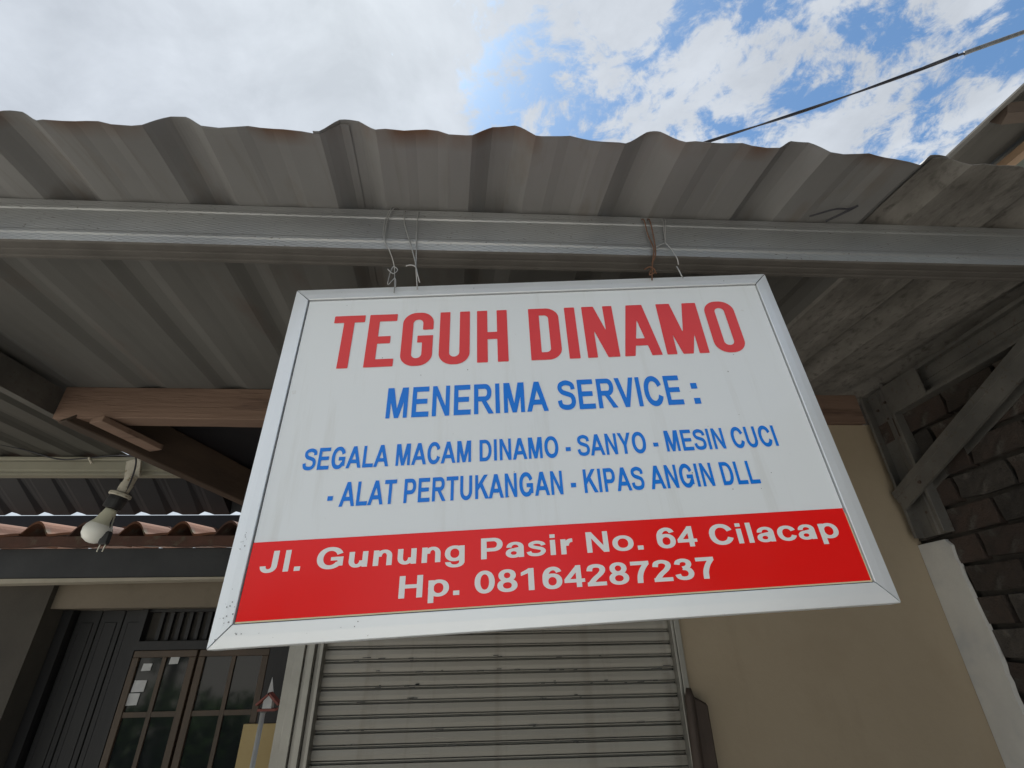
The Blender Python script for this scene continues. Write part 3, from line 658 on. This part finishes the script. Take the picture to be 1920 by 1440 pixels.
G = {
 'A': (1.0, un(pg_((0, 0), (.215, 0), (.62, 1), (.385, 1)), pg_((1.0, 0), (.785, 0), (.38, 1), (.615, 1)), bx(.24, .22, .77, .385))),
 'C': (1.0, sub(ring(.52, .5, .45, .517, .235, .335), pg_((.40, .5), (1.4, .87), (1.4, .11)))),
 'D': (1.0, un(bx(.1, 0, .305, 1), bowl(.1, 0, 1, .47, .455))),
 'E': (.93, un(bx(.1, 0, .3, 1), bx(.1, .832, .855, 1), bx(.1, .425, .80, .59), bx(.1, 0, .875, .168))),
 'G': (1.087, un(inter(sub(ring(.53, .5, .465, .517, .245, .335), pg_((.42, .5), (1.5, .93), (1.5, .42), (.42, .42)), bx(.75, .3, 1.2, .55)), leftof(.985)), bx(.55, .375, .985, .54), bx(.79, .12, .985, .54))),
 'H': (1.0, un(bx(.1, 0, .3, 1), bx(.7, 0, .9, 1), bx(.1, .43, .9, .6))),
 'I': (.388, bx(.095, 0, .295, 1)),
 'J': (.777, un(bx(.455, .3, .655, 1), inter(ring(.36, .3, .295, .315, .095, .15), below(.301)))),
 'K': (1.0, un(bx(.1, 0, .3, 1), pg_((.25, .30), (.25, .56), (.69, 1), (.955, 1)), pg_((.40, .56), (.56, .69), (1.02, 0), (.765, 0)))),
 'L': (.853, un(bx(.105, 0, .305, .993), bx(.105, 0, .82, .168))),
 'M': (1.163, un(bx(.1, 0, .285, 1), bx(.878, 0, 1.063, 1), pg_((.1, 1), (.385, 1), (.665, 0), (.485, 0)), pg_((1.063, 1), (.778, 1), (.498, 0), (.678, 0)))),
 'N': (1.0, un(bx(.1, 0, .29, 1), bx(.71, 0, .90, 1), pg_((.1, 1), (.30, 1), (.90, 0), (.70, 0)))),
 'O': (1.087, ring(.543, .5, .485, .517, .265, .335)),
 'P': (.93, un(bx(.1, 0, .3, 1), bowl(.1, .35, 1, .54, .335))),
 'R': (1.0, un(bx(.1, 0, .3, 1), bowl(.1, .415, 1, .60, .315), pg_((.42, .46), (.64, .46), (1.01, 0), (.765, 0)))),
 'S': (.93, stroke(Sk)),
 'T': (.853, un(bx(.325, 0, .527, 1), bx(.03, .832, .823, 1))),
 'U': (1.0, un(bx(.1, .38, .3, 1), bx(.7, .38, .9, 1), inter(ring(.5, .381, .4, .398, .2, .232), below(.3815)))),
 'V': (.93, un(pg_((0, 1), (.22, 1), (.57, 0), (.36, 0)), pg_((.93, 1), (.71, 1), (.36, 0), (.57, 0)))),
 'Y': (.93, un(pg_((0, 1), (.235, 1), (.565, .40), (.365, .40)), pg_((.93, 1), (.695, 1), (.365, .40), (.565, .40)), bx(.365, 0, .565, .45))),
 'l': (.388, bx(.1, 0, .29, 1)), 'i': (.388, un(bx(.1, 0, .29, .725), bx(.1, .825, .29, 1))),
 'o': (.853, ring(.427, .3625, .385, .38, .19, .225)),
 'c': (.777, sub(ring(.41, .3625, .36, .38, .17, .225), pg_((.32, .3625), (1.3, .70), (1.3, .02)))),
 'p': (.853, un(bx(.095, -.28, .285, .725), ring(.445, .3625, .355, .38, .165, .225))),
 'g': (.853, un(bx(.565, -.04, .755, .725), ring(.405, .37, .35, .373, .16, .22), inter(ring(.415, -.03, .34, .262, .15, .125), below(-.029)))),
 'r': (.543, un(bx(.095, 0, .285, .725), inter(ring(.50, .38, .30, .365, .11, .19), inter(above(.40), leftof(.53))))),
 's': (.777, stroke(sk, .175, .145)),
 'a': (.777, un(ring(.335, .21, .285, .225, .105, .085), bx(.515, .0, .70, .50), inter(ring(.39, .475, .31, .267, .125, .13), inter(above(.475), bx(-1, 0, 2, 2))), pg_((.33, .32), (.33, .44), (.55, .49), (.55, .37)), bx(.08, .45, .0801, .4501))),
 '0': (.777, ring(.39, .5, .345, .515, .15, .345)),
 '1': (.777, un(bx(.34, 0, .54, 1), pg_((.09, .66), (.09, .82), (.38, 1), (.5, 1), (.5, .85)))),
 '2': (.777, un(stroke([(.15, .68), (.20, .86), (.39, .917), (.57, .85), (.61, .70), (.52, .53), (.33, .34), (.17, .12)]), bx(.05, 0, .715, .175))),
 '3': (.777, un(stroke([(.15, .73), (.21, .87), (.37, .917), (.53, .86), (.57, .73), (.50, .60), (.34, .55)]), stroke([(.34, .55), (.53, .49), (.61, .31), (.54, .14), (.37, .083), (.19, .14), (.13, .28)]))),
 '4': (.777, un(bx(.445, 0, .63, 1), bx(.03, .215, .75, .375), pg_((.03, .375), (.235, .375), (.63, .93), (.63, 1), (.47, 1)))),
 '6': (.777, un(ring(.395, .335, .34, .352, .145, .19), stroke([(.635, .74), (.56, .87), (.42, .917), (.26, .84), (.17, .66), (.152, .45), (.155, .34)]))),
 '7': (.777, un(bx(.06, .825, .715, 1), stroke([(.62, .88), (.46, .62), (.36, .33), (.33, 0)]))),
 '8': (.777, un(ring(.39, .735, .30, .28, .11, .13), ring(.39, .28, .345, .295, .15, .14))),
 '.': (.388, bx(.09, 0, .30, .2)), '-': (.465, bx(.06, .265, .41, .45)), ':': (.465, un(bx(.13, 0, .335, .2), bx(.13, .525, .335, .725))), ' ': (.388, None)}
B_ = {
 'T': (.49, un(bx(.01, .862, .48, 1), bx(.165, 0, .325, 1))),
 'E': (.53, un(bx(.06, 0, .22, 1), bx(.06, .862, .485, 1), bx(.06, .43, .41, .568), bx(.06, 0, .485, .14))),
 'G': (.567, un(sub(rr(.05, -.01, .52, 1.01, .21), rr(.21, .13, .36, .87, .075), bx(.30, .545, .7, .665)), bx(.285, .42, .52, .552), bx(.36, .25, .52, .552))),
 'U': (.56, sub(un(rr(.05, -.01, .51, .6, .21), bx(.05, .4, .51, 1)), un(rr(.205, .13, .355, .7, .075), bx(.205, .5, .355, 1.2)))),
 'H': (.587, un(bx(.06, 0, .22, 1), bx(.367, 0, .527, 1), bx(.06, .43, .527, .568))),
 'D': (.567, sub(un(rr(.06, 0, .52, 1, .2), bx(.06, 0, .25, 1)), un(rr(.22, .14, .36, .86, .07), bx(.22, .14, .27, .86)))),
 'I': (.264, bx(.053, 0, .213, 1)),
 'N': (.596, un(bx(.06, 0, .205, 1), bx(.39, 0, .536, 1), pg_((.06, 1), (.245, 1), (.536, 0), (.36, 0)))),
 'A': (.58, un(pg_((.01, 0), (.165, 0), (.345, 1), (.165, 1)), pg_((.57, 0), (.415, 0), (.235, 1), (.415, 1)), bx(.12, .19, .46, .325))),
 'M': (.753, un(bx(.06, 0, .21, 1), bx(.543, 0, .693, 1), pg_((.06, 1), (.275, 1), (.4465, 0), (.30, 0)), pg_((.693, 1), (.478, 1), (.3065, 0), (.453, 0)))),
 'O': (.567, sub(rr(.05, -.01, .52, 1.01, .215), rr(.21, .13, .36, .87, .075))), ' ': (.17, None)}
# n and u share an arch
nf = un(bx(.095, 0, .285, .725), inter(ring(.475, .42, .28, .322, .09, .165), above(.42)), bx(.565, 0, .755, .4205))
G['n'] = (.853, nf); G['u'] = (.853, lambda X, Y: nf(.85-X, .725-Y))
_c = {}
def glyph(f, w, key):
    if key in _c: return _c[key]
    st = 1/88; x0, y0 = -.06, -.36; nx = int((w+.14)/st)+1; ny = int(1.44/st)+1
    xs = x0+np.arange(nx)*st+.00013; ys = y0+np.arange(ny)*st+.00017
    X, Y = np.meshgrid(xs, ys); D = f(X, Y); ins = D < 0; polys = []
    full = ins[:-1, :-1] & ins[1:, :-1] & ins[:-1, 1:] & ins[1:, 1:]; anyi = ins[:-1, :-1] | ins[1:, :-1] | ins[:-1, 1:] | ins[1:, 1:]
    for j in range(ny-1):
        i = 0
        while i < nx-1:
            if full[j, i]:
                k = i
                while k < nx-1 and full[j, k]: k += 1
                polys.append([(xs[i], ys[j]), (xs[k], ys[j]), (xs[k], ys[j+1]), (xs[i], ys[j+1])]); i = k; continue
            if anyi[j, i]:
                cs = [(xs[i], ys[j], D[j, i]), (xs[i+1], ys[j], D[j, i+1]), (xs[i+1], ys[j+1], D[j+1, i+1]), (xs[i], ys[j+1], D[j+1, i])]
                p = []
                for a in range(4):
                    A = cs[a]; Bq = cs[(a+1) % 4]
                    if A[2] < 0: p.append(A[:2])
                    if (A[2] < 0) != (Bq[2] < 0):
                        t = A[2]/(A[2]-Bq[2]); p.append((A[0]+(Bq[0]-A[0])*t, A[1]+(Bq[1]-A[1])*t))
                if len(p) >= 3: polys.append(p)
            i += 1
    _c[key] = polys; return polys
def text(name, s, x0, x1, base, cap, m, font=G, tag_='g', ydepth=.0034, track=0.0):
    adv = 0; items = []
    for ch in s:
        w, f = font[ch]; items.append((ch, adv, w, f)); adv += w+track
    def ink(ch): 
        ps = glyph(font[ch][1], font[ch][0], tag_+ch); return min(q[0] for p in ps for q in p), max(q[0] for p in ps for q in p)
    l = ink(s[0])[0]; r = items[-1][1]+ink(s[-1])[1]; k = (x1-x0)/(r-l)
    b = MB()
    for ch, a, w, f in items:
        if f is None: continue
        for p in glyph(f, w, tag_+ch):
            vs = [(x0+(a+q[0]-l)*k, ydepth, base+q[1]*cap) for q in p]; b.add(vs, [tuple(range(len(vs)))])
    me = bpy.data.meshes.new(name); me.from_pydata(b.v, [], b.f); me.materials.append(m); return link(name, me, sg)
text('title_lettering', 'TEGUH', .106, .5215, .548, .152, M['red_t'], B_, 'b')
text('title_lettering', 'DINAMO', .574, 1.086, .548, .152, M['red_t'], B_, 'b')
text('lettering', 'MENERIMA', .253, .604, .415, .075, M['blue'])
text('lettering', 'SERVICE', .6255, .904, .415, .075, M['blue'])
for z_ in (.415, .4535):
    b = MB(); b.box(.9275, .0034, z_, .9415, .0039, z_+.0145); b.build('colon_dot', M['blue'], sg)
text('lettering', 'SEGALA MACAM DINAMO - SANYO - MESIN CUCI', .097, 1.081, .3065, .0475, M['blue'])
text('lettering', '- ALAT PERTUKANGAN - KIPAS ANGIN DLL', .158, 1.018, .2285, .049, M['blue'])
text('band_lettering', 'Jl. Gunung Pasir No. 64 Cilacap', .057, 1.137, .115, .0375, M['white_v'], ydepth=.0029)
text('band_lettering', 'Hp. 08164287237', .31, .8835, .0575, .0372, M['white_v'], ydepth=.0029)
# scuffs on the frame: flat dark specks
b = MB(); rs = random.Random(5)
spots = [(rs.gauss(.018, .006), abs(rs.gauss(.05, .045))+.01) for _ in range(17)]+[(rs.uniform(.04, 1.15), H-.017+rs.gauss(0, .006)) for _ in range(10)]+[(rs.uniform(.04, .25), .017+rs.gauss(0, .005)) for _ in range(9)]+[(rs.gauss(.02, .003), .16+i*.004) for i in range(8)]+[(rs.uniform(.08, 1.1), rs.uniform(.2, .74)) for _ in range(22)]
for x, z in spots:
    if x < .003 or x > 1.197: continue
    onf = x < F or z < F or z > H-F; y = -.0004 if onf else .0030; s = rs.uniform(.0004, .0013); a = rs.uniform(0, 3)
    n = 5; b.add([(x+s*rs.uniform(.5, 1.6)*math.cos(a+k*1.256), y, z+s*rs.uniform(.5, 1.6)*math.sin(a+k*1.256)) for k in range(n)], [tuple(range(n))])
b.build('scuff_marks', M['cable_grey'], sg, kind='stuff')

# the riveted frame hangs slightly out of square
for o_ in list(col.objects):
    if o_.parent == sg:
        for v in o_.data.vertices: v.co.x += .02424*v.co.z

# ------------------------------------------------------------------ wires that carry the sign
def wire(name, pts, r, m, label, extra=()):
    t = thing(name, label, 'wire', group='wires holding the sign')
    b = MB(); b.tube(curve3(pts, 6), r, 6); b.build('strand', m, t, smooth=True)
    for p in extra: b = MB(); b.tube(curve3(p, 6), r, 6); b.build('strand', m, t, smooth=True)
wire('hanging_wire', [(-.232, .96, 1.026), (-.244, .924, 1.024), (-.258, .9215, .99), (-.262, .921, .94), (-.258, .922, .90), (-.245, .93, .875), (-.236, .955, .85), (-.232, .968, .80), (-.231, .968, .775)], .0013, M['wire'],
     'thin wire looped over the canopy beam, leftmost of the sign wires', [[(-.236, .958, 1.028), (-.250, .920, 1.02), (-.264, .9205, .98), (-.266, .920, .93), (-.258, .922, .895)], [(-.250, .95, .835), (-.236, .955, .825), (-.226, .955, .838), (-.24, .955, .845), (-.246, .955, .79), (-.23, .955, .81), (-.226, .955, .78)]])
wire('hanging_wire', [(-.214, .95, 1.026), (-.219, .922, 1.008), (-.214, .921, .96), (-.196, .921, .90), (-.180, .925, .845), (-.176, .93, .822), (-.172, .955, .775)], .0016, M['wire'],
     'twisted pale wire tied in a V above the left half of the sign', [[(-.180, .95, 1.026), (-.183, .922, 1.005), (-.182, .921, .94), (-.178, .923, .87), (-.176, .93, .822)], [(-.20, .925, .824), (-.188, .923, .826), (-.176, .926, .822), (-.170, .93, .80), (-.165, .94, .785)]])
wire('hanging_wire', [(.418, .95, 1.026), (.421, .922, 1.005), (.424, .921, .95), (.432, .921, .90), (.427, .925, .87), (.424, .935, .845), (.425, .952, .82)], .0018, M['wire_rust'],
     'rusty twisted wire with a knot, left one of the pair above the sign right half', [[(.437, .95, 1.026), (.437, .922, 1.005), (.438, .921, .93), (.434, .922, .88), (.424, .93, .86)], [(.405, .94, .845), (.42, .935, .85), (.432, .938, .838), (.418, .945, .832), (.428, .94, .852), (.437, .945, .835)]])
wire('hanging_wire', [(.478, .95, 1.026), (.474, .922, 1.005), (.470, .921, .96), (.467, .921, .925), (.455, .919, .915), (.440, .919, .905)], .0016, M['wire'],
     'pale wire hooked sideways with a long loose tail, rightmost of the sign wires', [[(.484, .95, 1.026), (.481, .922, 1.008), (.472, .921, .95), (.468, .921, .922), (.478, .920, .90), (.489, .922, .87), (.493, .93, .855)], [(.487, .930, .85), (.491, .93, .835), (.499, .935, .815)]])

# loose black twig of wire lying on the beam, right
b = MB(); b.tube(curve3([(.88, .905, 1.018), (.93, .875, 1.014), (.965, .87, 1.012), (.985, .86, 1.014)]), .0022, 6); b.tube(curve3([(.985, .86, 1.014), (.965, .88, 1.012), (.93, .915, 1.012)]), .0028, 6)
b.build('loose_wire', M['cable'], None, label='short bent black wire end poking out above the canopy beam on the right', cat='wire')

# ------------------------------------------------------------------ overhead cable
t = thing('overhead_cable', 'twisted black electric cable crossing the sky at upper right', 'cable')
A = Vector((.60, 2.09, 2.60)); A2 = Vector((1.276, 1.788, 2.6)); Bq = Vector((2.402, 1.243, 2.6)); Cq = Vector((2.612, 1.136, 2.6)); Dq = Vector((6.5, -.75, 2.75))
base = curve3([A+Vector((-3, 1.4, 0)), A, A2, (A2+Bq)/2+Vector((0, 0, -.018)), Bq], 14)
for s in (0, math.pi):
    b = MB(); b.tube([p+Vector((0, math.cos(i*.3+s)*.0045, math.sin(i*.3+s)*.0045)) for i, p in enumerate(base)], .0048, 6); b.build('strand', M['cable'], t, smooth=True)
b = MB(); b.tube(curve3([Bq, Cq, Cq.lerp(Dq, .3)+Vector((0, 0, -.03)), Dq], 8), .0105, 8); b.build('sleeve', M['cable_grey'], t, smooth=True)
b = MB(); b.tube(curve3([Bq+Vector((-.02, .01, .012)), Cq+Vector((0, .01, .016)), Dq+Vector((0, 0, .05))], 8), .0062, 8); b.build('strand', M['cable'], t, smooth=True)

# ------------------------------------------------------------------ neighbour's eave top right
nr = thing('neighbour_roof', 'neighbouring roof edge with wavy sheets and timber battens at the top right corner', 'roof')
def nz(x): return 1.50+.30*(x-1.63)+.030*(-math.cos((x-1.63)*2*math.pi/.30))+.03
vs = []; nx = 60; x0 = 1.625
for side in (0, .007):
    for y in (1.28, -3.5):
        for i in range(nx+1): x = x0+i*.03; vs.append((x+(1.05-y)*.185*0+ (1.05-y)*.11, y, nz(x)+side))
w = nx+1; fs = []
for i in range(nx): fs += [(i, i+1, w+i+1, w+i), (2*w+i, 3*w+i, 3*w+i+1, 2*w+i+1), (i, 2*w+i, 2*w+i+1, i+1), (w+i, w+i+1, 3*w+i+1, 3*w+i)]
fs += [(0, w, 3*w, 2*w)]
b = MB(); b.add(vs, fs); b.build('roof_sheet', M['neigh'], nr)
b = MB(); b.bar((1.865, 1.20, 1.505), (2.36, -3.4, 1.505), .035, .03); b.build('lath', M['wood_pale'], nr)
b = MB(); b.add([(1.69, .915, 1.485), (1.69, .885, 1.50), (1.69, .87, 1.53), (1.69, .935, 1.53), (3.2, .915, 1.78), (3.2, .885, 1.80), (3.2, .87, 1.93), (3.2, .935, 1.93)], [(0, 1, 2, 3), (7, 6, 5, 4), (0, 4, 5, 1), (1, 5, 6, 2), (2, 6, 7, 3), (3, 7, 4, 0)]); b.build('board', M['tan_board'], nr)
b = MB(); b.add([(1.90, 1.25, 1.545), (2.9, 1.25, 1.70), (3.3, -3.4, 1.70), (2.4, -3.4, 1.545)], [(0, 1, 2, 3)]); b.build('lining_sheet', M['moss'], nr)

# ------------------------------------------------------------------ trees across the road (they show in the glossy sign and the window glass)
def tree(loc, h, r, n, seed, label):
    rs = random.Random(seed); t = thing('tree', label, 'tree', loc, 'trees across the road')
    b = MB(); b.tube([(0, 0, 0), (.08, .03, h*.3), (0, .08, h*.6), (.1, 0, h*.85)], [.16, .13, .09, .03], 8)
    cl = []
    for k in range(9):
        a = rs.uniform(0, 6.28); rad = rs.uniform(.2, .8)*r; c = Vector((math.cos(a)*rad, math.sin(a)*rad, h*rs.uniform(.45, .95))); cl.append((c, rs.uniform(.35, .6)*r))
        b.tube([(0, .05, h*.4), c*.6+Vector((0, 0, h*.18)), c], [.07, .04, .015], 6)
    b.build('trunk', M['bark'], t)
    b = MB()
    for i in range(n):
        c, cr_ = rs.choice(cl); d = Vector((rs.gauss(0, 1), rs.gauss(0, 1), rs.gauss(0, 1))).normalized(); p = c+d*cr_*rs.uniform(.5, 1.05)
        u = Vector((rs.gauss(0, 1), rs.gauss(0, 1), rs.gauss(0, .6))).normalized(); v = u.cross(Vector((rs.gauss(0, 1), rs.gauss(0, 1), 1))).normalized(); s = rs.uniform(.06, .13)
        b.add([p-u*s*1.5, p+v*s*.6, p+u*s*1.5, p-v*s*.6], [(0, 1, 2, 3)])
    me = bpy.data.meshes.new('crown'); me.from_pydata(b.v, [], b.f); me.materials.append(M['leaf']); link('crown', me, t)
tree((-5.2, -11, GZ), 4.2, 1.9, 5000, 1, 'bushy green tree across the road, left of the gap')
tree((4.6, -9.9, GZ), 6.5, 2.6, 6500, 2, 'tall green tree across the road, right one')
tree((-10, -12, GZ), 5.5, 2.4, 5000, 3, 'green tree across the road, far left')
tree((.2, -12.5, GZ), 3.0, 1.7, 4000, 4, 'low green tree across the road, in the middle')
tree((10.5, -12, GZ), 7.0, 3.0, 5000, 6, 'large green tree across the road, far right')

def shrub(x, y, h, r, seed, label):
    rs = random.Random(seed); t = thing('shrub', label, 'shrub', (x, y, GZ), 'shrubs in front of the shop')
    b = MB(); [b.tube([(0, 0, 0), (rs.uniform(-.2, .2), rs.uniform(-.2, .2), h*.6)], [.02, .008], 5) for k in range(5)]; b.build('stem', M['bark'], t, kind='stuff')
    b = MB()
    for i in range(1400):
        d = Vector((rs.gauss(0, 1), rs.gauss(0, 1), rs.gauss(0, 1))).normalized(); p = Vector((d.x*r, d.y*r, h*.55+d.z*h*.45))*rs.uniform(.6, 1.02)
        u = Vector((rs.gauss(0, 1), rs.gauss(0, 1), rs.gauss(0, 1))).normalized(); v = u.cross(Vector((.3, .2, 1))).normalized(); q = rs.uniform(.04, .09)
        b.add([p-u*q*1.6, p+v*q*.5, p+u*q*1.6, p-v*q*.5], [(0, 1, 2, 3)])
    me = bpy.data.meshes.new('foliage'); me.from_pydata(b.v, [], b.f); me.materials.append(M['leaf']); link('foliage', me, t)
shrub(-4.1, -3.2, 1.3, .7, 1, 'leafy green shrub facing the window, nearest the shop'); shrub(-5.4, -3.6, 1.5, .8, 2, 'leafy green shrub facing the window, middle one'); shrub(-6.9, -3.4, 1.2, .8, 3, 'leafy green shrub facing the window, far left one')
